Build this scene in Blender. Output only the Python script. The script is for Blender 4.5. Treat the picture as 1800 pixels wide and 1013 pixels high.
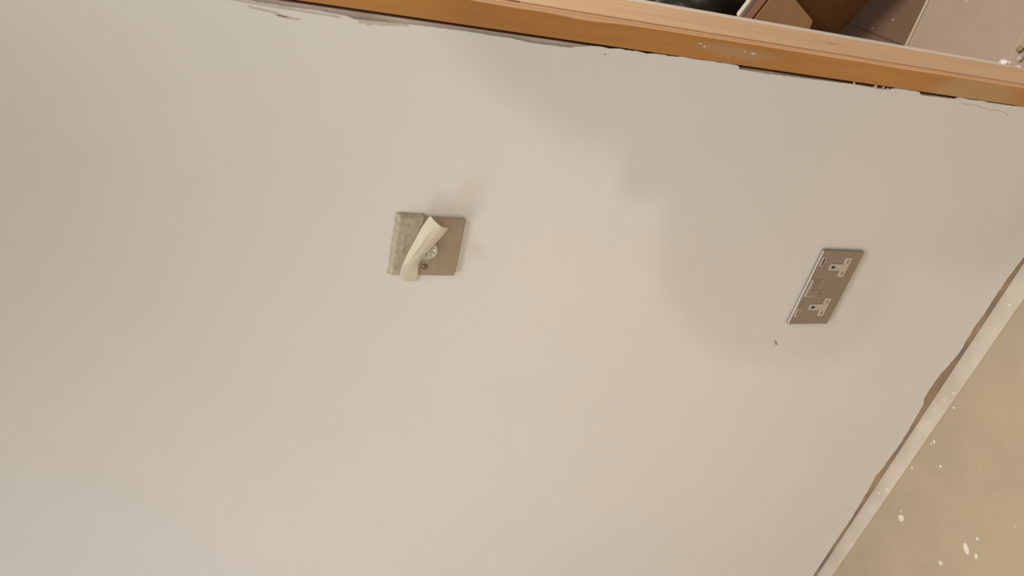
import bpy, bmesh, math, random
from mathutils import Vector, Matrix, noise
random.seed(7)
for o in list(bpy.data.objects):
    bpy.data.objects.remove(o)
scene = bpy.context.scene
COL = scene.collection

# ------------------------------------------------------------------ camera
R = [[0.207681, -0.296369, -0.93222], [-0.833976, -0.551703, -0.010398], [-0.511227, 0.779608, -0.361743]]
CAM = Vector((0.1836, -0.81002, 1.38703))
cam_data = bpy.data.cameras.new('camera')
cam = bpy.data.objects.new('camera', cam_data)
COL.objects.link(cam)
m = Matrix(((R[0][0], -R[1][0], -R[2][0], CAM.x),
            (R[0][1], -R[1][1], -R[2][1], CAM.y),
            (R[0][2], -R[1][2], -R[2][2], CAM.z),
            (0, 0, 0, 1)))
cam.matrix_world = m
cam_data.sensor_width = 36
cam_data.lens = 1292.52 / 1800 * 36
cam_data.clip_start = 0.02
scene.camera = cam

# ------------------------------------------------------------------ world, lights, exposure
scene.view_settings.view_transform = 'Standard'
scene.view_settings.look = 'None'
scene.view_settings.exposure = 0.0
scene.view_settings.gamma = 1
scene.view_settings.use_curve_mapping = False
world = bpy.data.worlds.new('world')
scene.world = world
world.use_nodes = True
world.node_tree.nodes['Background'].inputs['Color'].default_value = (1.0, 0.93, 0.84, 1)
world.node_tree.nodes['Background'].inputs['Strength'].default_value = 0.02


def lamp(name, loc, power, size, color, target=None, shape='DISK', spread=180):
    d = bpy.data.lights.new(name, 'AREA')
    d.shape = shape
    d.size = size
    d.spread = math.radians(spread)
    d.energy = power
    d.color = color
    o = bpy.data.objects.new(name, d)
    COL.objects.link(o)
    o.location = loc
    dirv = (Vector(target) - Vector(loc)) if target else Vector((0, 0, -1))
    o.rotation_euler = dirv.to_track_quat('-Z', 'Y').to_euler()
    return o


WARM = (1.0, 0.90, 0.785)
lamp('unseen_ceiling_light', (0.80, -2.25, 2.38), 10.6, 0.06, (1.0, 0.90, 0.80), (-0.2, 0, 0.8))   # casts the photographer's shadow
lamp('unseen_ceiling_light', (-1.40, -0.75, 2.40), 7.6, 0.50, (0.60, 0.76, 1.0), spread=150)
lamp('unseen_ceiling_light', (-1.80, -2.40, 2.38), 25.0, 1.0, (1.0, 0.98, 0.84))  # wide soft fill, added without a known fitting
lamp('unseen_ceiling_light', (-0.60, -0.80, 2.40), 5.3, 0.5, (1.0, 0.79, 0.67), spread=85)
lamp('unseen_ceiling_light', (0.60, -0.55, 2.40), 6.8, 0.25, (0.88, 0.98, 1.0), spread=100)  # added unseen lamp, brightens the lining reveal and doorway floor
lamp('unseen_ceiling_light', (0.85, 0.70, 2.38), 39.0, 0.4, (1.0, 0.83, 0.65))                       # added, unseen: brightens reveal and floor from the room beyond the doorway

# ------------------------------------------------------------------ materials


def mat(name, color, rough=0.6, metal=0.0, spec=0.5):
    m = bpy.data.materials.new(name)
    m.use_nodes = True
    b = m.node_tree.nodes['Principled BSDF']
    b.inputs['Base Color'].default_value = (*color, 1)
    b.inputs['Roughness'].default_value = rough
    b.inputs['Metallic'].default_value = metal
    b.inputs['Specular IOR Level'].default_value = spec
    return m, m.node_tree, b


def noise_color(nt, b, stops, scale=5, detail=4, rough=0.6, mapping=None, dist=0.0, slot='Base Color'):
    tc = nt.nodes.new('ShaderNodeTexCoord')
    mp = nt.nodes.new('ShaderNodeMapping')
    if mapping:
        mp.inputs['Scale'].default_value = mapping
    n = nt.nodes.new('ShaderNodeTexNoise')
    n.inputs['Scale'].default_value = scale
    n.inputs['Detail'].default_value = detail
    n.inputs['Roughness'].default_value = rough
    n.inputs['Distortion'].default_value = dist
    r = nt.nodes.new('ShaderNodeValToRGB')
    while len(r.color_ramp.elements) < len(stops):
        r.color_ramp.elements.new(0.5)
    for e, (p, c) in zip(r.color_ramp.elements, stops):
        e.position = p
        e.color = (*c, 1)
    nt.links.new(tc.outputs['Object'], mp.inputs['Vector'])
    nt.links.new(mp.outputs['Vector'], n.inputs['Vector'])
    nt.links.new(n.outputs['Fac'], r.inputs['Fac'])
    if slot:
        nt.links.new(r.outputs['Color'], b.inputs[slot])
    return tc, mp, n, r


def bump(nt, b, scale, strength, dist=0.001, mapping=None, detail=4):
    tc = nt.nodes.new('ShaderNodeTexCoord')
    mp = nt.nodes.new('ShaderNodeMapping')
    if mapping:
        mp.inputs['Scale'].default_value = mapping
    n = nt.nodes.new('ShaderNodeTexNoise')
    n.inputs['Scale'].default_value = scale
    n.inputs['Detail'].default_value = detail
    bp = nt.nodes.new('ShaderNodeBump')
    bp.inputs['Strength'].default_value = strength
    bp.inputs['Distance'].default_value = dist
    nt.links.new(tc.outputs['Object'], mp.inputs['Vector'])
    nt.links.new(mp.outputs['Vector'], n.inputs['Vector'])
    nt.links.new(n.outputs['Fac'], bp.inputs['Height'])
    nt.links.new(bp.outputs['Normal'], b.inputs['Normal'])


def mixcol(nt, a, b_, fac):
    mx = nt.nodes.new('ShaderNodeMix')
    mx.data_type = 'RGBA'
    for s, v in ((0, fac), (6, a), (7, b_)):
        if hasattr(v, 'links') or isinstance(v, bpy.types.NodeSocket):
            nt.links.new(v, mx.inputs[s])
        else:
            mx.inputs[s].default_value = v if s == 0 else (*v, 1)
    return mx.outputs[2]


# painted plaster
M_wall, nt, b = mat('painted_plaster', (0.74, 0.70, 0.64), 0.55, spec=0.35)
noise_color(nt, b, [(0.3, (0.760, 0.742, 0.705)), (0.5, (0.785, 0.758, 0.72)), (0.7, (0.808, 0.772, 0.725))], 2.2, 5, 0.55)
bump(nt, b, 26, 0.10, 0.002)
# bare plasterboard edge (grey pink paper)
M_board, nt, b = mat('plasterboard_paper', (0.5, 0.42, 0.38), 0.9, spec=0.1)
noise_color(nt, b, [(0.3, (0.40, 0.32, 0.29)), (0.5, (0.52, 0.43, 0.385)), (0.65, (0.60, 0.50, 0.43))], 60, 4, 0.6, (1, 1, 0.25))
M_boardb, nt, b = mat('raw_brown_board_edge', (0.33, 0.25, 0.18), 0.95, spec=0.05)
noise_color(nt, b, [(0.35, (0.27, 0.215, 0.215)), (0.5, (0.37, 0.27, 0.185)), (0.65, (0.46, 0.35, 0.24))], 11, 5, 0.6, (1, 1, 1))
M_dark, nt, b = mat('cavity_shade_black', (0.012, 0.009, 0.007), 0.95, spec=0.05)  # near-black colour puts the shade of the gap into the timber
# skim with brownish ground patches
M_skim, nt, b = mat('thin_rough_skim', (0.60, 0.53, 0.45), 0.8, spec=0.2)
M_white, nt, b = mat('white_gloss_paint', (0.94, 0.91, 0.89), 0.35)
M_whitew, nt, b = mat('matt_ceiling_paint', (0.78, 0.75, 0.70), 0.8)

# orange varnished pine, grain along z
def wood(name, cols, rough, knots=False):
    m_, nt, b = mat(name, cols[1], rough)
    tc, mp, n, r = noise_color(nt, b, [(0.28, cols[0]), (0.5, cols[1]), (0.72, cols[2])], 9, 6, 0.62, (9, 9, 0.5), 0.6, None)
    # broad tone drift along the board
    n2 = nt.nodes.new('ShaderNodeTexNoise'); n2.inputs['Scale'].default_value = 3.0; n2.inputs['Detail'].default_value = 3
    nt.links.new(tc.outputs['Object'], n2.inputs['Vector'])
    mr = nt.nodes.new('ShaderNodeMapRange'); mr.inputs[1].default_value = 0.35; mr.inputs[2].default_value = 0.7
    nt.links.new(n2.outputs['Fac'], mr.inputs[0])
    out = mixcol(nt, r.outputs['Color'], cols[3], mr.outputs[0])
    nt.links.new(out, b.inputs['Base Color'])
    return m_, nt, b, out, tc

M_orange, nt, b, out, tc = wood('varnished_pine', [(0.449, 0.186, 0.045), (0.528, 0.231, 0.061), (0.596, 0.281, 0.082), (0.449, 0.201, 0.054)], 0.42)
# plaster smeared and scraped across part of the varnish (own shape, fixed at one spot)
sep = nt.nodes.new('ShaderNodeSeparateXYZ'); nt.links.new(tc.outputs['Object'], sep.inputs[0])
def m(op, a, b2, nt=nt, c=None):
    n = nt.nodes.new('ShaderNodeMath'); n.operation = op
    for i, v in enumerate((a, b2, c)):
        if v is None: continue
        if isinstance(v, (int, float)): n.inputs[i].default_value = v
        else: nt.links.new(v, n.inputs[i])
    return n.outputs[0]
dz = m('DIVIDE', m('SUBTRACT', sep.outputs['Z'], 0.785), 0.085)
dx = m('DIVIDE', m('SUBTRACT', sep.outputs['X'], 0.015), 0.011)
dd = m('ADD', m('MULTIPLY', dz, dz), m('MULTIPLY', dx, dx))
nn = nt.nodes.new('ShaderNodeTexNoise'); nn.inputs['Scale'].default_value = 38; nn.inputs['Detail'].default_value = 6
mpp = nt.nodes.new('ShaderNodeMapping'); mpp.inputs['Scale'].default_value = (2, 2, .6)
nt.links.new(tc.outputs['Object'], mpp.inputs[0]); nt.links.new(mpp.outputs[0], nn.inputs['Vector'])
msk = m('SUBTRACT', m('ADD', m('SUBTRACT', 1.0, dd), m('MULTIPLY', nn.outputs['Fac'], 1.2)), 0.75)
cl = nt.nodes.new('ShaderNodeClamp'); nt.links.new(msk, cl.inputs[0])
fac = m('MULTIPLY', cl.outputs[0], 0.85)
out2 = mixcol(nt, out, (0.46, 0.30, 0.18), fac)
# paler part near the foot of the post
ft = nt.nodes.new('ShaderNodeMapRange'); ft.inputs[1].default_value = 0.455; ft.inputs[2].default_value = 0.425; ft.inputs[3].default_value = 0; ft.inputs[4].default_value = 1
nt.links.new(m('ADD', sep.outputs['Z'], m('MULTIPLY', sep.outputs['X'], 1.1)), ft.inputs[0])
ft2 = nt.nodes.new('ShaderNodeMapRange'); ft2.inputs[1].default_value = 0.24; ft2.inputs[2].default_value = 0.30
nt.links.new(sep.outputs['Z'], ft2.inputs[0])
out3 = mixcol(nt, out2, (0.52, 0.33, 0.16), m('MULTIPLY', m('MULTIPLY', ft.outputs[0], ft2.outputs[0]), 0.75))
nt.links.new(out3, b.inputs['Base Color'])
bump(nt, b, 10, 0.25, 0.0006, (10, 10, .5))

M_pale, nt, b, out, tc = wood('bare_sanded_pine', [(0.650, 0.442, 0.280), (0.780, 0.563, 0.378), (0.858, 0.643, 0.462), (0.780, 0.549, 0.336)], 0.55)
bump(nt, b, 10, 0.2, 0.0006, (10, 10, .5))
M_arris, nt, b, out, tc = wood('bare_pine_arris', [(0.780, 0.447, 0.231), (0.860, 0.517, 0.289), (0.941, 0.588, 0.358), (0.833, 0.494, 0.277)], 0.5)
M_groove_shade_knot, nt, b = mat('groove_shade_knot_brown', (0.30, 0.15, 0.07), 0.6)  # brown of the knots, also used for the painted groove shade

# floor
def speckled(name, stops, sc, rough, bmp=0.05):
    m_, nt, b = mat(name, stops[1][1], rough)
    tc, mp, n, r = noise_color(nt, b, stops, sc, 6, 0.62, None, 0.3, None)
    v = nt.nodes.new('ShaderNodeTexNoise'); v.inputs['Scale'].default_value = 420; v.inputs['Detail'].default_value = 2
    nt.links.new(tc.outputs['Object'], v.inputs['Vector'])
    mr = nt.nodes.new('ShaderNodeMapRange'); mr.inputs[1].default_value = .3; mr.inputs[2].default_value = .7; mr.inputs[3].default_value = 0.0; mr.inputs[4].default_value = 0.25
    nt.links.new(v.outputs['Fac'], mr.inputs[0])
    # fine dust specks
    v2 = nt.nodes.new('ShaderNodeTexVoronoi'); v2.inputs['Scale'].default_value = 34
    nt.links.new(tc.outputs['Object'], v2.inputs['Vector'])
    m2 = nt.nodes.new('ShaderNodeMapRange'); m2.inputs[1].default_value = .07; m2.inputs[2].default_value = .04
    nt.links.new(v2.outputs['Distance'], m2.inputs[0])
    o1 = mixcol(nt, r.outputs['Color'], stops[0][1], mr.outputs[0])
    o2 = mixcol(nt, o1, (0.75, 0.68, 0.58), m('MULTIPLY', m2.outputs[0], 0.28, nt))
    nt.links.new(o2, b.inputs['Base Color'])
    bump(nt, b, 90, bmp, 0.001)
    return m_
M_floor = speckled('beige_stone_tile', [(0.30, (0.385, 0.312, 0.215)), (0.5, (0.431, 0.347, 0.240)), (0.7, (0.462, 0.366, 0.255))], 4.5, 0.5)
M_hall = speckled('greyish_beige_tile', [(0.30, (0.387, 0.317, 0.271)), (0.5, (0.440, 0.361, 0.309)), (0.7, (0.475, 0.383, 0.342))], 5, 0.5)
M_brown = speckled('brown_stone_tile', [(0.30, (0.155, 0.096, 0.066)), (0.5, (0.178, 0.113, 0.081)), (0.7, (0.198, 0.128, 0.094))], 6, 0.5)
M_grout, nt, b = mat('grout', (0.26, 0.20, 0.155), 0.9)
M_edge, nt, b = mat('pale_tile_edge', (0.58, 0.50, 0.39), 0.6)
M_strip, nt, b = mat('whitewashed_strip', (0.72, 0.66, 0.58), 0.6)
noise_color(nt, b, [(0.3, (0.54, 0.47, 0.38)), (0.55, (0.60, 0.53, 0.44)), (0.72, (0.66, 0.59, 0.50))], 14, 5, 0.6, (1, 1, 1))
M_drop, nt, b = mat('dried_white_paint', (0.72, 0.67, 0.57), 0.7)
M_drop2, nt, b = mat('dusty_paint_drip', (0.55, 0.47, 0.39), 0.7)
M_crumb, nt, b = mat('plaster_crumb', (0.62, 0.52, 0.42), 0.9)

# metal plates
M_steel, nt, b = mat('brushed_steel', (0.42, 0.36, 0.30), 0.42, 0.55)
noise_color(nt, b, [(0.3, (0.43, 0.345, 0.255)), (0.7, (0.495, 0.405, 0.305))], 60, 4, 0.6, (0.4, 1, 12))
M_steel2, nt, b = mat('brushed_steel_socket', (0.35, 0.30, 0.26), 0.42, 0.55)
noise_color(nt, b, [(0.3, (0.325, 0.27, 0.228)), (0.7, (0.38, 0.32, 0.275))], 60, 4, 0.6, (0.4, 1, 12))
M_insert, nt, b = mat('cream_plastic_insert', (0.56, 0.49, 0.41), 0.45)
M_black, nt, b = mat('black_slot', (0.012, 0.009, 0.006), 0.6)
M_shut, nt, b = mat('brown_shutter', (0.15, 0.12, 0.09), 0.6)
M_screw, nt, b = mat('screw_head', (0.40, 0.28, 0.20), 0.35, 0.7)
M_chrome, nt, b = mat('polished_rocker', (0.48, 0.42, 0.36), 0.22, 0.7)
M_sheen_resid, nt, b = mat('plate_edge_sheen_residue', (0.60, 0.56, 0.52), 0.7)  # residue plus the edge catching light, both put into this pale colour
M_knob, nt, b = mat('clear_ridged_plastic', (0.84, 0.79, 0.63), 0.12)
b.inputs['Transmission Weight'].default_value = 0.35
b.inputs['IOR'].default_value = 1.45

# masking tape
def tape_mat(name, c1, c2, alpha, sc):
    m_, nt, b = mat(name, c1, 0.6)
    tc, mp, n, r = noise_color(nt, b, [(0.3, c1), (0.7, c2)], sc, 5, 0.65)
    b.inputs['Subsurface Weight'].default_value = 0.0
    tr = nt.nodes.new('ShaderNodeBsdfTranslucent')
    nt.links.new(r.outputs['Color'], tr.inputs['Color'])
    ts = nt.nodes.new('ShaderNodeBsdfTransparent')
    mx = nt.nodes.new('ShaderNodeMixShader'); mx.inputs[0].default_value = 0.3
    nt.links.new(b.outputs[0], mx.inputs[1]); nt.links.new(tr.outputs[0], mx.inputs[2])
    mx2 = nt.nodes.new('ShaderNodeMixShader')
    mr = nt.nodes.new('ShaderNodeMapRange'); mr.inputs[1].default_value = .3; mr.inputs[2].default_value = .7
    mr.inputs[3].default_value = alpha[0]; mr.inputs[4].default_value = alpha[1]
    nt.links.new(n.outputs['Fac'], mr.inputs[0])
    nt.links.new(mr.outputs[0], mx2.inputs[0])
    nt.links.new(ts.outputs[0], mx2.inputs[1]); nt.links.new(mx.outputs[0], mx2.inputs[2])
    o = nt.nodes['Material Output']
    nt.links.new(mx2.outputs[0], o.inputs['Surface'])
    return m_
M_tape_flat = tape_mat('stuck_masking_tape', (0.62, 0.56, 0.42), (0.78, 0.71, 0.57), (0.62, 0.82), 130)
M_tape = tape_mat('loose_masking_tape', (0.84, 0.78, 0.63), (0.89, 0.83, 0.69), (0.93, 0.97), 60)

# cardboard etc
M_card_lit, nt, b = mat('cardboard', (0.36, 0.235, 0.135), 0.85, spec=0.15)  # flap copy of the card, lit tone put into the colour
noise_color(nt, b, [(0.3, (0.396, 0.237, 0.125)), (0.7, (0.480, 0.292, 0.155))], 9, 4, 0.5)
M_card_shaded, nt, b = mat('cardboard_shaded', (0.20, 0.115, 0.055), 0.9, spec=0.1)  # same card for the panels, shade put into the darker colour
noise_color(nt, b, [(0.3, (0.252, 0.120, 0.047)), (0.7, (0.308, 0.156, 0.063))], 9, 4, 0.5)
M_red, nt, b = mat('reddish_brown_card', (0.22, 0.105, 0.07), 0.8)
M_nick, nt, b = mat('brown_nick', (0.42, 0.28, 0.21), 0.9)
M_paper, nt, b = mat('white_paper', (0.75, 0.72, 0.68), 0.6)
M_bag, nt, b = mat('black_plastic', (0.012, 0.011, 0.010), 0.42)
# clothes
M_skin, nt, b = mat('skin', (0.55, 0.34, 0.25), 0.6)
M_jumper, nt, b = mat('dark_jumper', (0.07, 0.08, 0.10), 0.9)
M_jeans, nt, b = mat('jeans', (0.06, 0.08, 0.14), 0.9)
M_hair, nt, b = mat('hair', (0.05, 0.03, 0.02), 0.7)
M_phone, nt, b = mat('phone_black', (0.02, 0.02, 0.02), 0.3)

# ------------------------------------------------------------------ helpers


def obj(name, bm, material, parent=None, smooth=False, loc=None):
    me = bpy.data.meshes.new(name)
    bmesh.ops.recalc_face_normals(bm, faces=bm.faces)
    bm.to_mesh(me)
    bm.free()
    mats = material if isinstance(material, (list, tuple)) else [material]
    for mm in mats:
        me.materials.append(mm)
    if smooth:
        for p in me.polygons:
            p.use_smooth = True
    o = bpy.data.objects.new(name, me)
    COL.objects.link(o)
    if parent:
        o.parent = parent
    if loc:
        o.location = loc
    return o


def empty(name, loc=(0, 0, 0), rz=0):
    o = bpy.data.objects.new(name, None)
    COL.objects.link(o)
    o.location = loc
    o.rotation_euler = (0, 0, rz)
    o.empty_display_size = 0.05
    return o


def tag(o, label=None, cat=None, group=None, kind=None):
    for k, v in (('label', label), ('category', cat), ('group', group), ('kind', kind)):
        if v:
            o[k] = v
    return o


def box(bm, x0, x1, y0, y1, z0, z1, bev=0, seg=2):
    r = bmesh.ops.create_cube(bm, size=1)
    vs = r['verts']
    for v in vs:
        v.co = Vector(((x0 + x1) / 2 + v.co.x * (x1 - x0), (y0 + y1) / 2 + v.co.y * (y1 - y0), (z0 + z1) / 2 + v.co.z * (z1 - z0)))
    if bev:
        es = list({e for v in vs for e in v.link_edges})
        bmesh.ops.bevel(bm, geom=es, offset=bev, segments=seg, affect='EDGES', profile=0.5)
    return bm


def newbox(name, dims, material, parent=None, bev=0, seg=2):
    return obj(name, box(bmesh.new(), *dims, bev=bev, seg=seg), material, parent)


def slab_y(bm, pts, y0, y1):
    """polygon pts (x,z) extruded between y0 (front) and y1"""
    vs = [bm.verts.new((x, y0, z)) for x, z in pts]
    f = bm.faces.new(vs)
    r = bmesh.ops.extrude_face_region(bm, geom=[f])
    for v in r['geom']:
        if isinstance(v, bmesh.types.BMVert):
            v.co.y = y1
    return bm


def slab_z(bm, pts, z0, z1):
    vs = [bm.verts.new((x, y, z0)) for x, y in pts]
    f = bm.faces.new(vs)
    r = bmesh.ops.extrude_face_region(bm, geom=[f])
    for v in r['geom']:
        if isinstance(v, bmesh.types.BMVert):
            v.co.z = z1
    return bm


def rag(pts, amp, step=0.004):
    """subdivide a polyline and roughen it"""
    out = []
    for (x0, z0), (x1, z1) in zip(pts, pts[1:]):
        n = max(1, int(math.hypot(x1 - x0, z1 - z0) / step))
        for i in range(n):
            t = i / n
            k = amp * (1 if i else 0.3)
            out.append((x0 + (x1 - x0) * t + random.uniform(-k, k), z0 + (z1 - z0) * t + random.uniform(-k, k)))
    out.append(pts[-1])
    return out


# ------------------------------------------------------------------ the setting
H = 2.42
# plaster front with ragged edges, traced along the lining (x) and the floor (z), in millimetres
side = [(-6.3, 1389), (-7.0, 1368.0), (-7.9, 1351.7), (-7.8, 1324.1), (-7.4, 1301.4), (-8.7, 1278.2), (-8.9, 1271.1), (-10.6, 1266.2), (-10.7, 1254.3), (-10.8, 1247.0), (-9.2, 1217.9), (-7.8, 1203.1), (-7.4, 1173.9), (-7.0, 1148.0), (-7.2, 1136.0), (-7.3, 1089.1), (-9.4, 1063.9), (-9.2, 1044.0), (-8.6, 1011.1), (-5.9, 1000.7), (-2.9, 986.6), (-3.1, 959.9), (-1.6, 948.6), (-2.2, 931.3), (-1.2, 925.2), (-3.1, 911.1), (-1.5, 901.1), (-1.3, 891.5), (-1.6, 870.8), (-0.4, 863.4), (-0.4, 848.5), (-0.8, 836.9), (-0.4, 818.4), (-0.4, 796.8), (-0.6, 779.8), (-1.6, 774.8), (-5.5, 771.8), (-6.0, 725.9), (-5.2, 679.1), (-4.3, 630.7), (-3.6, 576.6), (-4.6, 538.1), (-4.3, 513.6), (-1.7, 507.5), (-0.5, 502.4), (-0.4, 487.1), (-0.9, 457.1), (-4.9, 451.3), (-4.7, 433.3), (-4.3, 404.8), (-4.0, 383.1), (-0.5, 376.5), (-1.3, 341.3), (-0.5, 330), (-1.6, 309.3), (-1.4, 256.5), (-0.4, 236.1), (-0.6, 169.3), (-0.6, 60)]
bot = [(-1.0, 30), (-82.1, 24.3), (-169.8, 20.8), (-265.3, 15.9), (-285.1, 18.1), (-310.3, 21.0), (-355.4, 22.5), (-387.2, 21.3), (-430.7, 24.1), (-491.5, 19.3), (-514.6, 25.0), (-554.3, 33.8), (-586.1, 35.9), (-609.3, 34.6), (-632.0, 24.1), (-682.1, 20.8), (-741.0, 16.3), (-783.9, 20.1), (-819.1, 21.7), (-838.1, 27.5), (-896.2, 20.6), (-973.7, 16.3), (-1029.6, 17.4), (-1085.3, 17.9), (-1186.9, 18.0), (-1305.3, 13.7), (-1700, 16)]
sp = rag([(x / 1000, z / 1000) for x, z in side], 0.00045, 0.004)
bp_ = rag([(x / 1000, z / 1000) for x, z in bot], 0.0012, 0.008)
poly = [(-3.0, H), (-0.0065, H), (-0.0065, 1.45)] + sp + bp_ + [(-3.0, 0.016)]
wall = obj('wall_back', slab_y(bmesh.new(), poly, 0.0, 0.003), M_wall)
tag(wall, 'off-white painted plaster wall with ragged edge beside the pine door lining', kind='structure')
o = newbox('plasterboard', (-3.0, -0.0036, 0.003, 0.0155, 0.004, H), M_board, wall)
o['label'] = 'bare grey-pink plasterboard edge'
o = newbox('raw_board_foot', (-3.0, -0.0036, 0.0012, 0.0032, 0.004, 0.05), M_boardb, wall)
o['label'] = 'raw brown board edge under the plaster'
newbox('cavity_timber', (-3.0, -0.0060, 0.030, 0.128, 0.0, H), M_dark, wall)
newbox('cavity_shade_backing', (-0.0062, -0.0006, 0.028, 0.13, 0.0, H), M_dark, wall)  # added black strip that colours the gap dark
newbox('far_plaster_face', (-3.0, 0.0, 0.128, 0.142, 0.0, H), M_whitew, wall)
# thin brown scraped patches of plaster left of the lining
def patch(name, pts, mtl, parent, y=-0.0002, amp=0.0005):
    pts = rag([(a / 1000, c / 1000) for a, c in pts] + [(pts[0][0] / 1000, pts[0][1] / 1000)], amp, 0.003)[:-1]
    return obj(name, slab_y(bmesh.new(), pts, y, 0.0004), mtl, parent)
patch('scraped_patch', [(-10.5, 1262), (-14.5, 1259), (-13.8, 1253), (-16.0, 1249), (-13.2, 1244), (-14.2, 1238), (-12.5, 1228), (-10, 1205), (-8.8, 1208), (-9.8, 1235)], M_skim, wall)
patch('scraped_patch', [(-12.0, 1372), (-14.6, 1366), (-15.4, 1352), (-18.5, 1334), (-17.2, 1330), (-14.2, 1344), (-12.6, 1360)], M_skim, wall)
patch('scraped_patch', [(-17.2, 1346), (-19.6, 1338), (-20.0, 1322), (-18.2, 1318), (-17.6, 1334)], M_skim, wall)
patch('scraped_ridge', [(-8.4, 1392), (-9.9, 1340), (-10.8, 1280), (-10.2, 1280), (-9.0, 1340), (-7.8, 1392)], M_skim, wall, -0.0012, 0.0002)
o = patch('chip', [(-449.5, 500.5), (-454.5, 497.5), (-460.8, 492), (-459.0, 490), (-453.5, 494)], M_nick, wall, -0.0005, 0.0005)
o['label'] = 'small reddish brown nick'
patch('chip', [(-9.6, 968), (-11.2, 967.4), (-10.8, 965), (-9.6, 965.4)], M_boardb, wall, -0.0003, 0.0002)
# hairline cracks in the plaster beside the foot of the lining
def crack(pts, w=0.00022):
    L = [Vector((a / 1000, 0, c / 1000)) for a, c in pts]
    up, dn = [], []
    for i, p in enumerate(L):
        d = (L[min(i + 1, len(L) - 1)] - L[max(i - 1, 0)]).normalized()
        n = Vector((-d.z, 0, d.x)) * w * random.uniform(0.5, 1.2)
        up.append((p.x + n.x, p.z + n.z)); dn.append((p.x - n.x, p.z - n.z))
    return obj('crack', slab_y(bmesh.new(), up + dn[::-1], -0.00015, 0.0003), M_boardb, wall)
crack([(-6.5, 372), (-8.8, 355), (-8.0, 338), (-9.2, 322)])
crack([(-9.5, 330), (-12.0, 305), (-11.2, 285), (-13.5, 268), (-17.5, 255)])
# plaster crumbs hanging in the gap
def blob(bm, c, r, sq=(1, 1, 1), sub=2, amp=0.3):
    res = bmesh.ops.create_icosphere(bm, subdivisions=sub, radius=1)
    sd = Vector((random.random() * 50, random.random() * 50, 0))
    for v in res['verts']:
        k = 1 + amp * noise.noise(v.co * 1.6 + sd)
        v.co = Vector((c[0] + v.co.x * r * sq[0] * k, c[1] + v.co.y * r * sq[1] * k, c[2] + v.co.z * r * sq[2] * k))
    return bm
for (x, z, r) in [(-2.8, 541, 2.6), (-1.8, 526, 1.8), (-3.2, 517, 2.4), (-2.2, 580, 2.2)]:
    obj('plaster_flake', blob(bmesh.new(), (x / 1000, -0.0002, z / 1000), r / 1350, (1, .4, 1.6), 2, .9), M_board, wall)

# floor: base with tiles
fl = newbox('floor', (-3.0, 3.0, -3.2, 3.2, -0.06, -0.008), M_grout)
tag(fl, 'beige tiled floor with white paint splashes', kind='structure')
def tile(x0, x1, y0, y1, mtl, g=0.0012, h=0.0):
    return newbox('tile', (x0 + g, x1 - g, y0 + g, y1 - g, -0.008, h), mtl, fl, 0.0008, 1)
# front room, large slabs; the doorway band; the brown tiles of the room beyond
for i, x in enumerate((-2.65, -1.45, -0.25, 0.95)):
    for y in (-1.2005, -2.4005):
        tile(x, x + 1.2, y, y + 1.2, M_floor)
    tile(x, x + 1.2, -3.19, -2.4005, M_floor)
for y in (-1.2005, -2.4005):
    tile(2.15, 3.0, y, y + 1.2, M_floor)
newbox('foot_infill', (-3.0, 0.0, 0.0, 0.13, -0.008, -0.0005), M_grout, fl)
tile(0.0, 1.05, 0.0, 0.242, M_hall, 0.0002)
for x in (-1.5, -0.9, -0.3, 0.3, 0.9):
    tile(x, x + 0.6, 0.2425, 0.484, M_hall, 0.0002)
e_ = newbox('tile_edging', (-2.0, 2.0, 0.4840, 0.4905, -0.008, 0.0025), M_edge, fl, 0.001, 1)
e_['label'] = 'pale raised edging strip between two tile colours'
e_ = newbox('tile_edging', (0.0, 1.05, 0.2410, 0.2435, -0.008, 0.0008), M_edge, fl, 0.0006, 1)
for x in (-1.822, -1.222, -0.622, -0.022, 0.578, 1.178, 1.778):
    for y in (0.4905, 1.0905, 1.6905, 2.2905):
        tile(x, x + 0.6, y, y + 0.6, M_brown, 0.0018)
# narrow pale strip on the floor against the wall
st = obj('trim_1', slab_z(bmesh.new(), [(-3.0, -0.0265), (-1.20, -0.0305), (-0.80, -0.0325), (-0.34, -0.0355), (0.0, -0.0365), (0.0, 0.0015), (-3.0, 0.0015)], 0.0001, 0.0026), M_strip)
tag(st, 'narrow whitish strip on the floor along the foot of the wall', kind='structure')

# paint splashes on the floor and the strip
def drop(x, y, r, sx=1, sy=1, rot=0, z=0.0, parent=fl, mt=None):
    bm = bmesh.new()
    n = 14
    ring = []
    sd = random.random() * 99
    for i in range(n):
        a = 2 * math.pi * i / n
        k = r * (1 + 0.35 * noise.noise(Vector((math.cos(a) * 1.3, math.sin(a) * 1.3, sd))))
        px, py = k * math.cos(a) * sx, k * math.sin(a) * sy
        ring.append((x + px * math.cos(rot) - py * math.sin(rot), y + px * math.sin(rot) + py * math.cos(rot)))
    lo = [bm.verts.new((a, c, z)) for a, c in ring]
    hi = [bm.verts.new((x + (a - x) * .8, y + (c - y) * .8, z + 0.0008)) for a, c in ring]
    bm.faces.new(hi)
    for i in range(n):
        bm.faces.new((lo[i], lo[(i + 1) % n], hi[(i + 1) % n], hi[i]))
    return obj('paint_splash', bm, mt or M_drop, parent)
for a in [(-0.887, -0.083, .0068, 1.1, 1.0, 0), (-0.8745, -0.0735, .0022), (-0.817, -0.2195, .0085, 1.3, .62, 1.0), (-0.8115, -0.241, .0045, 1.2, .8, .4),
          (-0.888, -0.199, .0042), (-0.722, -0.087, .0032), (-0.781, -0.224, .0032), (-0.601, -0.042, .0028), (-0.69, -0.048, .0028, 1.5, .8, .5),
          (-0.6985, -0.0452, .002), (-0.775, -0.041, .003), (-0.93, -0.256, .0018), (-0.70, -0.26, .0016), (-0.66, -0.15, .0013)]:
    drop(*a)
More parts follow.
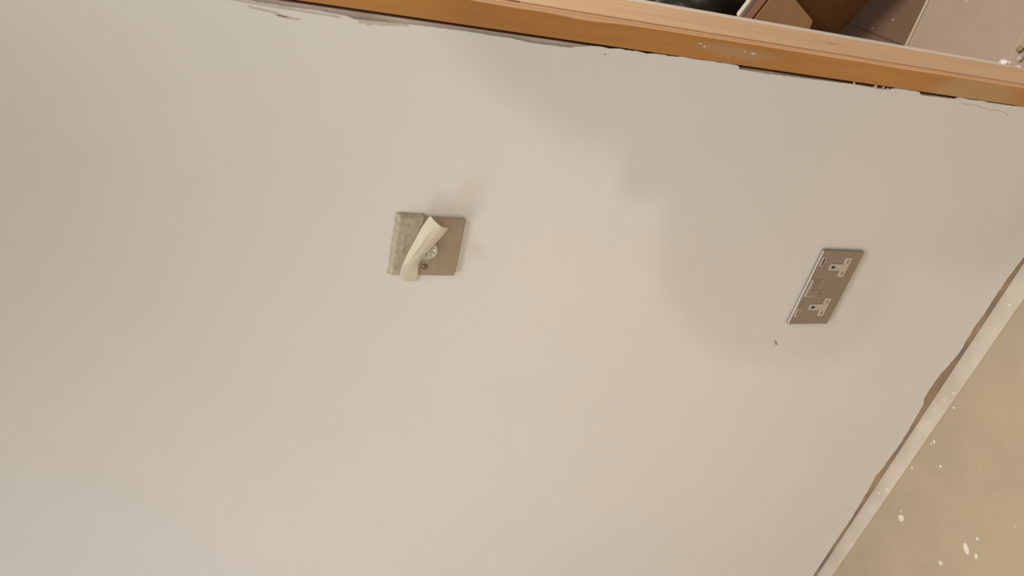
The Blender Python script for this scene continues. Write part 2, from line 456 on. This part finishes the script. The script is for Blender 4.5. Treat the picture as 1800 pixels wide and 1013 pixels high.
for x, y, r in [(-0.36, -0.019, .0035), (-0.6, -0.018, .003), (-0.575, -0.026, .003), (-0.63, -0.012, .003), (-0.86, -0.024, .004), (-0.885, -0.012, .003), (-0.50, -0.028, .002)]:
    drop(x, y, r, 1, 1, 0, 0.0026, st)
for x, y, r in [(0.098, 0.395, .004), (0.118, 0.335, .0042), (0.135, 0.302, .004), (0.02, 0.555, .003), (-0.01, 0.60, .0022)]:
    drop(x, y, r * .8, mt=M_drop2)

# crumbs at the foot of the lining
crumbs = [(0.036, 0.222, .0055, 'pale plaster crumb touching the foot of the pine lining, below the white lump'),
          (0.050, 0.232, .0060, 'brown-grey plaster crumb just beyond the tile joint, near the lining foot'),
          (0.062, 0.216, .0050, 'small pale plaster crumb in the middle of the rubble at the lining foot'),
          (0.072, 0.228, .0060, 'pale plaster crumb furthest out on the tiles from the lining foot'),
          (0.044, 0.206, .0040, 'little dark plaster crumb behind the pine reveal at the lining foot'),
          (0.058, 0.200, .0035, 'tiny plaster crumb nearest the bottom of the rubble by the lining')]
for i, (x, y, r, lab) in enumerate(crumbs):
    c = obj('plaster_crumb', blob(bmesh.new(), (0, 0, 0), r, (1, 1, .7), 2, .7), M_boardb if i in (1, 4) else M_crumb, None, False, (x, y, r * .55))
    tag(c, lab, 'rubble', 'plaster crumbs at the foot of the lining')

# ---------------------------------------------------------------- door lining
dl = empty('door_1')
tag(dl, 'pine door lining, orange varnished on its front edge, with white back edge', kind='structure')
def prism_z(prof, z0, z1):
    bm = bmesh.new()
    vs = [bm.verts.new((x, y, z0)) for x, y in prof]
    f = bm.faces.new(vs)
    r = bmesh.ops.extrude_face_region(bm, geom=[f])
    for v in r['geom']:
        if isinstance(v, bmesh.types.BMVert):
            v.co.z = z1
    return bm
# front part: rounded arris, varnished
front = [(0.0, 0.0), (0.0004, -0.0006), (0.0280, -0.0006), (0.0280, 0.0046), (0.0270, 0.0046), (0.0270, 0.012), (0.0, 0.012)]
o = obj('lining_front_edge', prism_z(front, 0, 2.03), M_orange, dl)
o['label'] = 'orange varnished front edge with scraped plaster smears'
arc = [(0.0280, -0.0007), (0.0294, -0.0006), (0.0304, 0.0000), (0.0309, 0.0012), (0.0310, 0.0030), (0.0310, 0.0040), (0.0280, 0.0040)]
o = obj('rounded_arris', prism_z(arc, 0, 2.03), M_arris, dl, False)
o['label'] = 'pale bare wood rounded corner'
# ragged end of the varnish: thin pale scallop running over the front edge
pts = []
for i in range(90):
    z = 0.05 + i * 0.02
    w = 0.0010 + 0.0012 * max(0, noise.noise(Vector((0, 0, z * 9)))) + (0.0028 * math.exp(-((z - 1.00) / 0.035) ** 2)) + 0.0012 * math.exp(-((z - 1.1) / 0.05) ** 2)
    pts.append((0.0283 - w, z))
pl = [(0.0290, 1.83), (0.0290, 0.05)] + pts
o = obj('worn_varnish_edge', slab_y(bmesh.new(), pl, -0.00085, 0.0), M_arris, dl)
newbox('groove_shade_strip', (0.0275, 0.0305, 0.0040, 0.0120, 0, 2.03), M_groove_shade_knot, dl)  # nearly flush strip, its brown stands in for shade in the groove
bm = box(bmesh.new(), 0.0, 0.0310, 0.0120, 0.142, 0, 2.03, 0.0006, 1)
o = obj('lining_board', bm, M_pale, dl)
o['label'] = 'pale sanded pine reveal face'
# knots and scratches of the reveal
def kn(y, z, ry, rz):
    bm = bmesh.new()
    n = 14
    hi = [bm.verts.new((0.03115, y + ry * math.cos(2 * math.pi * i / n), z + rz * math.sin(2 * math.pi * i / n))) for i in range(n)]
    lo = [bm.verts.new((0.0305, v.co.y, v.co.z)) for v in hi]
    bm.faces.new(hi)
    for i in range(n):
        bm.faces.new((lo[i], lo[(i + 1) % n], hi[(i + 1) % n], hi[i]))
    return obj('knot', bm, M_groove_shade_knot, dl)
kn(0.012, 1.09, 0.0035, 0.008)
kn(0.075, 0.578, 0.0012, 0.012)
o = obj('white_back_edge', slab_z(bmesh.new(), [(-0.06, 0.142), (0.0310, 0.142), (0.0318, 0.1435), (0.0318, 0.1625), (0.030, 0.164), (-0.06, 0.164)], 0.085, 2.03), M_white, dl)
o['label'] = 'thin white painted back edge'
bm = bmesh.new()
blob(bm, (0.034, 0.160, 0.115), 0.0085, (.6, 1.1, 1.0), 3, .5)
blob(bm, (0.031, 0.152, 0.088), 0.008, (.35, .9, 1.3), 3, .5)
obj('plaster_lump', bm, M_white, dl, True)
# smeared plaster lumps on the varnished edge
for (x, z, r, s) in [(.0188, .842, .0008, 3.0), (.0162, .835, .0010, 1.6), (.0178, .774, .0009, 2.0), (.0165, .760, .0012, 3.4), (.0078, .806, .0005, 1.5), (.0070, .795, .0005, 1.5), (.0085, .780, .0005, 1.3)]:
    obj('plaster_speck', blob(bmesh.new(), (x, -0.0007, z), r, (1, .35, s), 2, .6), M_drop, dl)

# far jamb, header and the walls round the room (mostly out of the frame)
dl2 = empty('door_2')
tag(dl2, 'far pine jamb and head of the same doorway', kind='structure')
newbox('lining_board', (0.869, 0.900, 0.0, 0.142, 0, 2.03), M_pale, dl2)
newbox('head_board', (0.0, 0.900, 0.0, 0.142, 2.031, 2.061), M_pale, dl2)
w = newbox('wall_over_door', (0.0, 0.901, 0.001, 0.141, 2.062, H), M_wall); tag(w, 'wall over the doorway', kind='structure')
w = newbox('wall_right', (0.901, 3.0, 0.0, 0.141, 0.0, H), M_wall); tag(w, 'plaster wall on the far side of the doorway', kind='structure')
w = newbox('wall_left', (-3.06, -3.0, -3.2, 3.2, 0.0, H), M_wall); tag(w, 'left wall of the room', kind='structure')
w = newbox('wall_side', (3.0, 3.06, -3.2, 3.2, 0.0, H), M_wall); tag(w, 'side wall of the room', kind='structure')
w = newbox('wall_rear', (-3.0, 3.0, -3.26, -3.2, 0.0, H), M_wall); tag(w, 'rear wall of the room', kind='structure')
w = newbox('wall_beyond', (-3.0, 3.0, 3.2, 3.26, 0.0, H), M_wall); tag(w, 'far wall of the room beyond', kind='structure')
w = newbox('ceiling', (-3.06, 3.06, -3.26, 3.26, H, H + 0.05), M_whitew); tag(w, 'white ceiling', kind='structure')

# ---------------------------------------------------------------- dimmer switch
DX, DZ = -0.2390, 1.1876            # top corner nearest the lining; plate runs to -x and down
P = 0.086
ds = empty('dimmer_switch', (DX - P / 2, 0, DZ - P / 2))
tag(ds, 'square brushed steel dimmer switch half covered with masking tape', 'switch')
# local frame: x right, y out of wall = -y, z up
o = obj('face_plate', box(bmesh.new(), -.043, .043, -.0065, -.0003, -.043, .043, 0.0010, 2), M_steel, ds)
def cyl_y(bm, cx, cz, r0, y0, r1, y1, n=40, cap=True):
    a = [bm.verts.new((cx + r0 * math.cos(2 * math.pi * i / n), y0, cz + r0 * math.sin(2 * math.pi * i / n))) for i in range(n)]
    c = [bm.verts.new((cx + r1 * math.cos(2 * math.pi * i / n), y1, cz + r1 * math.sin(2 * math.pi * i / n))) for i in range(n)]
    for i in range(n):
        bm.faces.new((a[i], a[(i + 1) % n], c[(i + 1) % n], c[i]))
    if cap:
        bm.faces.new(c)
    return bm
def lathe_y(prof, cx, cz, n=40):
    bm = bmesh.new()
    rings = []
    for r, y in prof:
        if r < 1e-6:
            rings.append([bm.verts.new((cx, y, cz))] * n)
        else:
            rings.append([bm.verts.new((cx + r * math.cos(2 * math.pi * i / n), y, cz + r * math.sin(2 * math.pi * i / n))) for i in range(n)])
    for p, q in zip(rings, rings[1:]):
        for i in range(n):
            f = [p[i], p[(i + 1) % n], q[(i + 1) % n], q[i]]
            f = list(dict.fromkeys(f))
            if len(f) > 2:
                bm.faces.new(f)
    return bm
KX, KZ = -0.0005, 0.0015
kb = obj('knob', lathe_y([(.0125, -.0063), (.0131, -.0072), (.0131, -.0135), (.0125, -.0150), (.0114, -.0150), (.0106, -.0138), (.0030, -.0134), (0, -.0134)], KX, KZ), M_knob, ds, True)
kb['label'] = 'round clear plastic knob with crossed ridges'
bm = bmesh.new()
for a in (0.35, 0.35 + math.pi / 2, 1.1, 2.5):
    L = .0104
    d = Vector((math.cos(a), 0, math.sin(a))); s = Vector((-d.z, 0, d.x)) * .0007
    c0 = Vector((KX, 0, KZ))
    q = [c0 - d * L - s, c0 + d * L - s, c0 + d * L + s, c0 - d * L + s]
    lo = [bm.verts.new((v.x, -.0133, v.z)) for v in q]; hi = [bm.verts.new((v.x, -.0150, v.z)) for v in q]
    bm.faces.new(hi)
    for i in range(4):
        bm.faces.new((lo[i], lo[(i + 1) % 4], hi[(i + 1) % 4], hi[i]))
obj('ridge', bm, M_tape, kb)
bm = bmesh.new(); box(bm, KX - .0065, KX - .0025, -.0142, -.0136, KZ + .0005, KZ + .0022)
obj('pointer_mark', bm, M_shut, kb)
for sx in (-1, 1):
    sc_ = obj('screw', lathe_y([(.0034, -.0064), (.0034, -.0070), (.0025, -.0078), (0, -.0080)], sx * .0290, 0.0005), M_screw, ds, True)
    rg = obj('screw_recess', lathe_y([(.0046, -.0066), (.0046, -.0068), (.0034, -.0068), (.0034, -.0066)], sx * .0290, 0.0005), M_shut, sc_)
    bm = bmesh.new(); box(bm, -.0032, .0032, -.0086, -.0072, -.00055, .00055)
    bmesh.ops.rotate(bm, verts=bm.verts, cent=(0, 0, 0), matrix=Matrix.Rotation(0.9, 3, 'Y'))
    bmesh.ops.translate(bm, verts=bm.verts, vec=(sx * .0290, 0, .0005))
    obj('screw_slot', bm, M_shut, sc_)

# flat piece of tape stuck over the upper third of the plate
bm = bmesh.new()
na, nb = 44, 20
grid = []
for i in range(na + 1):
    row = []
    a = -0.0030 + 0.0905 * i / na
    for j in range(nb + 1):
        bb = -0.0042 + 0.0357 * j / nb
        if j == 0: bb += random.uniform(-.0006, .0006)
        inside = min(a - 0.0, 0.086 - a, bb)      # metres inside the plate outline
        t = max(0, min(1, (inside + 0.0022) / 0.0022))
        h = 0.0005 + (0.0070 - 0.0005) * t * t * (3 - 2 * t)
        h += 0.0004 * noise.noise(Vector((a * 120, bb * 120, 3)))
        # two long puckers
        h += 0.0012 * math.exp(-((bb - 0.010 - 0.05 * (0.05 - a) * .6) / 0.0007) ** 2) * (1 if .008 < a < .055 else 0)
        h += 0.0008 * math.exp(-((a - 0.003 + 0.12 * bb) / 0.0009) ** 2)
        row.append(bm.verts.new((DX - a, -h, DZ - bb)))
    grid.append(row)
for i in range(na):
    for j in range(nb):
        bm.faces.new((grid[i][j], grid[i + 1][j], grid[i + 1][j + 1], grid[i][j + 1]))
tp = obj('masking_tape', bm, M_tape_flat, None, True)
sm = tp.modifiers.new('thickness', 'SOLIDIFY'); sm.thickness = 0.0001; sm.offset = 1
tag(tp, 'translucent masking tape stuck flat over the upper part of the dimmer plate', 'tape')

# loose curling strip
Lp = [(-338.0, -0.8, 1168.7), (-327.1, -6.6, 1174.0), (-319.4, -9.2, 1176.5), (-305.2, -9.8, 1174.7), (-285.8, -11.5, 1170.6), (-266.6, -17.0, 1166.6), (-243.0, -24.0, 1161.9), (-223.4, -30.0, 1155.9)]
Rp = [(-337.7, -0.8, 1151.4), (-326.6, -6.6, 1151.0), (-318.9, -9.2, 1152.8), (-304.6, -9.8, 1153.4), (-292.6, -12.5, 1149.5), (-272.8, -19.0, 1141.8), (-256.4, -24.0, 1134.6), (-240.8, -28.0, 1128.5)]
def cat(P, t):
    n = len(P) - 1
    x = t * n; i = min(int(x), n - 1); u = x - i
    g = lambda k: Vector(P[max(0, min(n, k))])
    a, b_, c, d = g(i - 1), g(i), g(i + 1), g(i + 2)
    return 0.5 * ((2 * b_) + (c - a) * u + (2 * a - 5 * b_ + 4 * c - d) * u * u + (3 * b_ - a - 3 * c + d) * u ** 3)
bm = bmesh.new()
nu, nv = 56, 20
G = []
for i in range(nu + 1):
    t = i / nu
    l, r = cat(Lp, t) / 1000, cat(Rp, t) / 1000
    row = []
    for j in range(nv + 1):
        s = j / nv
        p = l.lerp(r, s)
        k = max(0, min(1, (t - 0.3) / 0.25))
        p.y -= k * 0.0050 * math.sin(math.pi * s)                                   # cross bow
        p.y -= k * 0.0030 * math.exp(-((s - 0.26 - 0.25 * (t - .6)) / 0.07) ** 2) * math.exp(-((t - .66) / .16) ** 2)   # crease
        # concave torn end
        if t > 0.8:
            q = (t - 0.8) / 0.2
            p.x -= q * 0.0022 * math.sin(math.pi * s) ** 1.2
        row.append(bm.verts.new(p))
    G.append(row)
for i in range(nu):
    for j in range(nv):
        bm.faces.new((G[i][j], G[i + 1][j], G[i + 1][j + 1], G[i][j + 1]))
tp = obj('masking_tape', bm, M_tape, None, True)
sm = tp.modifiers.new('thickness', 'SOLIDIFY'); sm.thickness = 0.00015; sm.offset = 0
tag(tp, 'loose cream masking tape strip curling away over the dimmer knob', 'tape')

# ---------------------------------------------------------------- double socket
SX, SZ = -0.2655, 0.4941
so = empty('double_socket', (SX, 0, SZ))
tag(so, 'brushed steel double wall socket with two USB ports and two rocker switches', 'socket')
# local: x = -a (a along the plate), z = -b
obj('face_plate', box(bmesh.new(), -.146, 0, -.0060, -.0003, -.086, 0, 0.0010, 2), M_steel2, so)
pr = rag([(-.001, -.0002), (-.040, -.0003), (-.075, -.0010), (-.100, -.0018), (-.125, -.0020), (-.144, -.0006)], .0003, .004)
bm = bmesh.new()
slab_y(bm, [(x, z) for x, z in pr] + [(-.145, .0006), (-.10, .0010), (-.06, .0006), (-.001, .0003)], -0.0062, -0.0040)
o = obj('edge_sheen_residue', bm, M_sheen_resid, so)
o['label'] = 'residue and edge sheen along the top edge, both in pale colour'
def rrect(cx, cz, w, h, r, n=5):
    pts = []
    for (sx, sz, a0) in ((1, 1, 0), (-1, 1, 90), (-1, -1, 180), (1, -1, 270)):
        for k in range(n + 1):
            a = math.radians(a0 + 90 * k / n)
            pts.append((cx + sx * (w / 2 - r) + r * math.cos(a), cz + sz * (h / 2 - r) + r * math.sin(a)))
    return pts
def outlet(a, first):
    T = []
    # T-shaped cream insert: earth stem above, wide bar below
    w1, w2 = .0060, .0185
    zt, zm, zb = -.0275, -.0535, -.0655
    T = [(-a + w1 - .0015, zt), (-a + w1, zt - .0015), (-a + w1, zm), (-a + w2 - .0012, zm), (-a + w2, zm - .0012), (-a + w2, zb + .0012), (-a + w2 - .0012, zb),
         (-a - w2 + .0012, zb), (-a - w2, zb + .0012), (-a - w2, zm - .0012), (-a - w2 + .0012, zm), (-a - w1, zm), (-a - w1, zt - .0015), (-a - w1 + .0015, zt)]
    ins = obj('outlet', slab_y(bmesh.new(), T, -.0072, -.0060), M_insert, so)
    def hole(cx, cz, w, h, mt, y=-.0073):
        obj('pin_hole', slab_y(bmesh.new(), rrect(cx, cz, w, h, .0006, 2), y, -.0066), mt, ins)
    hole(-a, -.0343, .0045, .0072, M_black)
    hole(-a + .0112, -.0592, .0068, .0022, M_shut)
    hole(-a - .0112, -.0592, .0068, .0022, M_shut)
outlet(.0298, True)
outlet(.1098, False)
for a in (.0198, .1218):
    u = obj('usb_port', slab_y(bmesh.new(), rrect(-a, -.0082, .0166, .0068, .0010, 3), -.0071, -.0060), M_insert, so)
    u['label'] = 'narrow charging port'
    obj('port_slot', slab_y(bmesh.new(), rrect(-a, -.0082, .0128, .0026, .0004, 2), -.0073, -.0066), M_black if a < .1 else M_shut, u)
for a, tilt in ((.0640, 1), (.0802, -1)):
    fr = obj('rocker_frame', slab_y(bmesh.new(), rrect(-a, -.0172, .0164, .0236, .0012, 3), -.0076, -.0055), M_insert, so)
    bm = bmesh.new()
    xs = (-a - .0066, -a + .0066)
    y0, y1 = (-.0105, -.0078) if tilt > 0 else (-.0078, -.0096)
    zt_, zb_ = -.0068, -.0276
    v = [bm.verts.new(c) for c in ((xs[0], y0, zt_), (xs[1], y0, zt_), (xs[1], y1, zb_), (xs[0], y1, zb_))]
    v2 = [bm.verts.new((q.co.x, -.0066, q.co.z)) for q in v]
    bm.faces.new(v)
    for i in range(4):
        bm.faces.new((v[i], v[(i + 1) % 4], v2[(i + 1) % 4], v2[i]))
    obj('rocker', bm, M_steel2, fr)

# ---------------------------------------------------------------- things in the room beyond
E1 = Vector((-.87, .49, 0)).normalized()
G1 = Vector((.49, .87, 0)).normalized()
B0 = Vector((.04, .653, 0))
def bp3(s, g, z):
    return B0 + E1 * s + G1 * g + Vector((0, 0, z))
cb = empty('cardboard_box', bp3(.2, .2, 0))
tag(cb, 'open brown cardboard box with a drooping flap, on the brown tiles beyond the lining', 'box')
def quad_slab(name, pts, th, mtl, parent, world=True):
    bm = bmesh.new()
    P_ = [Vector(p) for p in pts]
    n = (P_[1] - P_[0]).cross(P_[2] - P_[0]).normalized() * th
    off = parent.location if parent else Vector((0, 0, 0))
    a = [bm.verts.new(p - off) for p in P_]
    c = [bm.verts.new(p + n - off) for p in P_]
    bm.faces.new(a); bm.faces.new(c)
    k = len(P_)
    for i in range(k):
        bm.faces.new((a[i], a[(i + 1) % k], c[(i + 1) % k], c[i]))
    return obj(name, bm, mtl, parent)
S0, S1, D1, HT = -.20, .60, .42, .265
TH = .004
lean = -.0175
quad_slab('side_panel', [bp3(S0, 0, 0.001), bp3(S1, 0, 0.001), bp3(S1, lean, HT), bp3(S0, lean, HT)], -TH, M_card_shaded, cb)
quad_slab('side_panel', [bp3(S0, D1, 0.001), bp3(S1, D1, 0.001), bp3(S1, D1, HT), bp3(S0, D1, HT)], TH, M_card_shaded, cb)
quad_slab('side_panel', [bp3(S0, .006, 0.001), bp3(S0, D1, 0.001), bp3(S0, D1, HT), bp3(S0, lean + .006, HT)], -TH, M_card_shaded, cb)
quad_slab('side_panel', [bp3(S1, .006, 0.001), bp3(S1, D1, 0.001), bp3(S1, D1, HT), bp3(S1, lean + .006, HT)], TH, M_card_shaded, cb)
quad_slab('bottom_panel', [bp3(S0, .005, 0.001), bp3(S1, .005, 0.001), bp3(S1, D1, 0.001), bp3(S0, D1, 0.001)], TH, M_card_shaded, cb)
def fp(s, z):   # point on the drooping flap: 1 out for 2 down
    return bp3(s, lean - (HT - z) * 0.5 - .001, z)
o = quad_slab('flap', [fp(-.016, HT), fp(.007, .220), fp(.029, .167), fp(.052, .160), fp(.16, .150), fp(.42, .160), fp(.44, HT)], TH, M_card_lit, cb)
o['label'] = 'tan flap hanging over the side, coloured as lit'
quad_slab('flap', [bp3(S0 + .01, D1, HT), bp3(S1 - .01, D1, HT), bp3(S1 - .03, D1 + .10, HT + .09), bp3(S0 + .03, D1 + .10, HT + .09)], TH, M_card_shaded, cb)
# small reddish carton and white papers inside
c1 = bp3(.14, .009, .007)
rb = empty('carton', c1); tag(rb, 'thin reddish brown carton standing inside the cardboard box', 'carton')
def obox(name, s0, s1, g0, g1, z0, z1, mtl, parent, bev=0.001, tilt=0):
    bm = bmesh.new()
    off = parent.location if parent else Vector((0, 0, 0))
    vs = []
    for z in (z0, z1):
        for (s, g) in ((s0, g0), (s1, g0), (s1, g1), (s0, g1)):
            vs.append(bm.verts.new(bp3(s, g + (tilt if z == z1 else 0), z) - off))
    bm.faces.new(vs[:4]); bm.faces.new(vs[4:])
    for i in range(4):
        bm.faces.new((vs[i], vs[(i + 1) % 4], vs[4 + (i + 1) % 4], vs[4 + i]))
    bmesh.ops.bevel(bm, geom=list(bm.edges), offset=bev, segments=1, affect='EDGES')
    return obj(name, bm, mtl, parent)
obox('body', .03, .26, .006, .026, .006, .255, M_red, rb, tilt=-.012)
obox('lid', .028, .262, -.008, .016, .2555, .262, M_red, rb)
pk = obox('paper_packet', -.03, .125, .0285, .042, .006, .275, M_paper, None, .002, tilt=-.010)
tag(pk, 'white paper packet standing upright in the cardboard box', 'packet')
# black sack filling the box
bm = bmesh.new()
res = bmesh.ops.create_icosphere(bm, subdivisions=5, radius=1)
for v in res['verts']:
    d = v.co.copy()
    k = 1 + .10 * noise.noise(d * 2.2) + .05 * noise.noise(d * 6) + .02 * abs(noise.noise(d * 14))
    s = .33 + d.x * .235 * k; g = .235 + d.y * .165 * k; z = .195 + d.z * .19 * k
    z = max(.008, z)
    v.co = bp3(s, g, z)
sk = obj('rubble_sack', bm, M_bag, None, True)
tag(sk, 'bulging black plastic sack sitting in the cardboard box', 'bag')


# ---------------------------------------------------------------- the person taking the picture (behind the lens)
def skin_body(name, joints, edges, material, parent=None, sub=2, root=0):
    me = bpy.data.meshes.new(name)
    me.from_pydata([j[0] for j in joints], edges, [])
    o = bpy.data.objects.new(name, me); COL.objects.link(o)
    me.materials.append(material)
    o.modifiers.new('skin', 'SKIN').use_smooth_shade = True
    for v, j in zip(me.skin_vertices[0].data, joints):
        v.radius = j[1] if isinstance(j[1], tuple) else (j[1], j[1])
    me.skin_vertices[0].data[root].use_root = True
    o.modifiers.new('sub', 'SUBSURF').levels = sub
    o.modifiers['sub'].render_levels = sub
    if parent:
        o.parent = parent
    return o
J = [((.56, -1.30, .93), (.16, .12)), ((.55, -1.28, 1.12), (.145, .11)), ((.51, -1.24, 1.34), (.175, .12)), ((.46, -1.21, 1.50), (.13, .10)), ((.455, -1.18, 1.585), .066),
     ((.475, -1.165, 1.65), (.088, .088)), ((.475, -1.165, 1.715), (.088, .092)), ((.475, -1.17, 1.775), .045),
     ((.258, -1.15, 1.528), .096), ((.204, -1.10, 1.362), .066), ((.195, -.96, 1.35), .038), ((.175, -.90, 1.37), .030),
     ((.61, -1.22, 1.50), .066), ((.53, -1.08, 1.32), .052), ((.34, -.95, 1.35), .036), ((.27, -.90, 1.37), .028),
     ((.46, -1.30, .86), .095), ((.44, -1.30, .48), .062), ((.44, -1.34, .09), .040), ((.42, -1.18, .035), .036),
     ((.66, -1.32, .86), .095), ((.70, -1.33, .48), .062), ((.72, -1.37, .09), .040), ((.72, -1.21, .035), .036)]
E = [(0, 1), (1, 2), (2, 3), (3, 4), (4, 5), (5, 6), (6, 7), (3, 8), (8, 9), (9, 10), (10, 11), (3, 12), (12, 13), (13, 14), (14, 15),
     (0, 16), (16, 17), (17, 18), (18, 19), (0, 20), (20, 21), (21, 22), (22, 23)]
person = skin_body('person', J, E, M_jumper)
tag(person, 'person in dark clothes behind the camera holding up a phone with both hands', 'person')
for hx, sgn in ((.165, 1), (.275, -1)):
    for k in range(4):
        bx = (hx, -.895, 1.345 + k * .018)
        F = [((bx[0], bx[1] - .006, bx[2]), .0095), ((bx[0] + .012 * sgn * .2, bx[1] + .030, bx[2]), .0088), ((bx[0] + .02 * sgn, bx[1] + .048, bx[2]), .0078)]
        skin_body('finger', F, [(0, 1), (1, 2)], M_skin, person, 1)
    T_ = [((hx, -.90, 1.36), .011), ((hx + .015 * sgn, -.885, 1.336), .010), ((hx + .03 * sgn, -.862, 1.345), .0085)]
    skin_body('thumb', T_, [(0, 1), (1, 2)], M_skin, person, 1)
face = obj('face', blob(bmesh.new(), (.473, -1.125, 1.66), .082, (.86, .62, 1.28), 4, .04), M_skin, person, True)
hair = obj('hair', blob(bmesh.new(), (.475, -1.185, 1.718), .108, (.95, 1.0, .85), 4, .10), M_hair, person, True)
ph = newbox('phone', (.178, .254, -.848, -.839, 1.295, 1.450), M_phone, None, .003)
tag(ph, 'black phone held up in front of the wall by the person', 'phone')
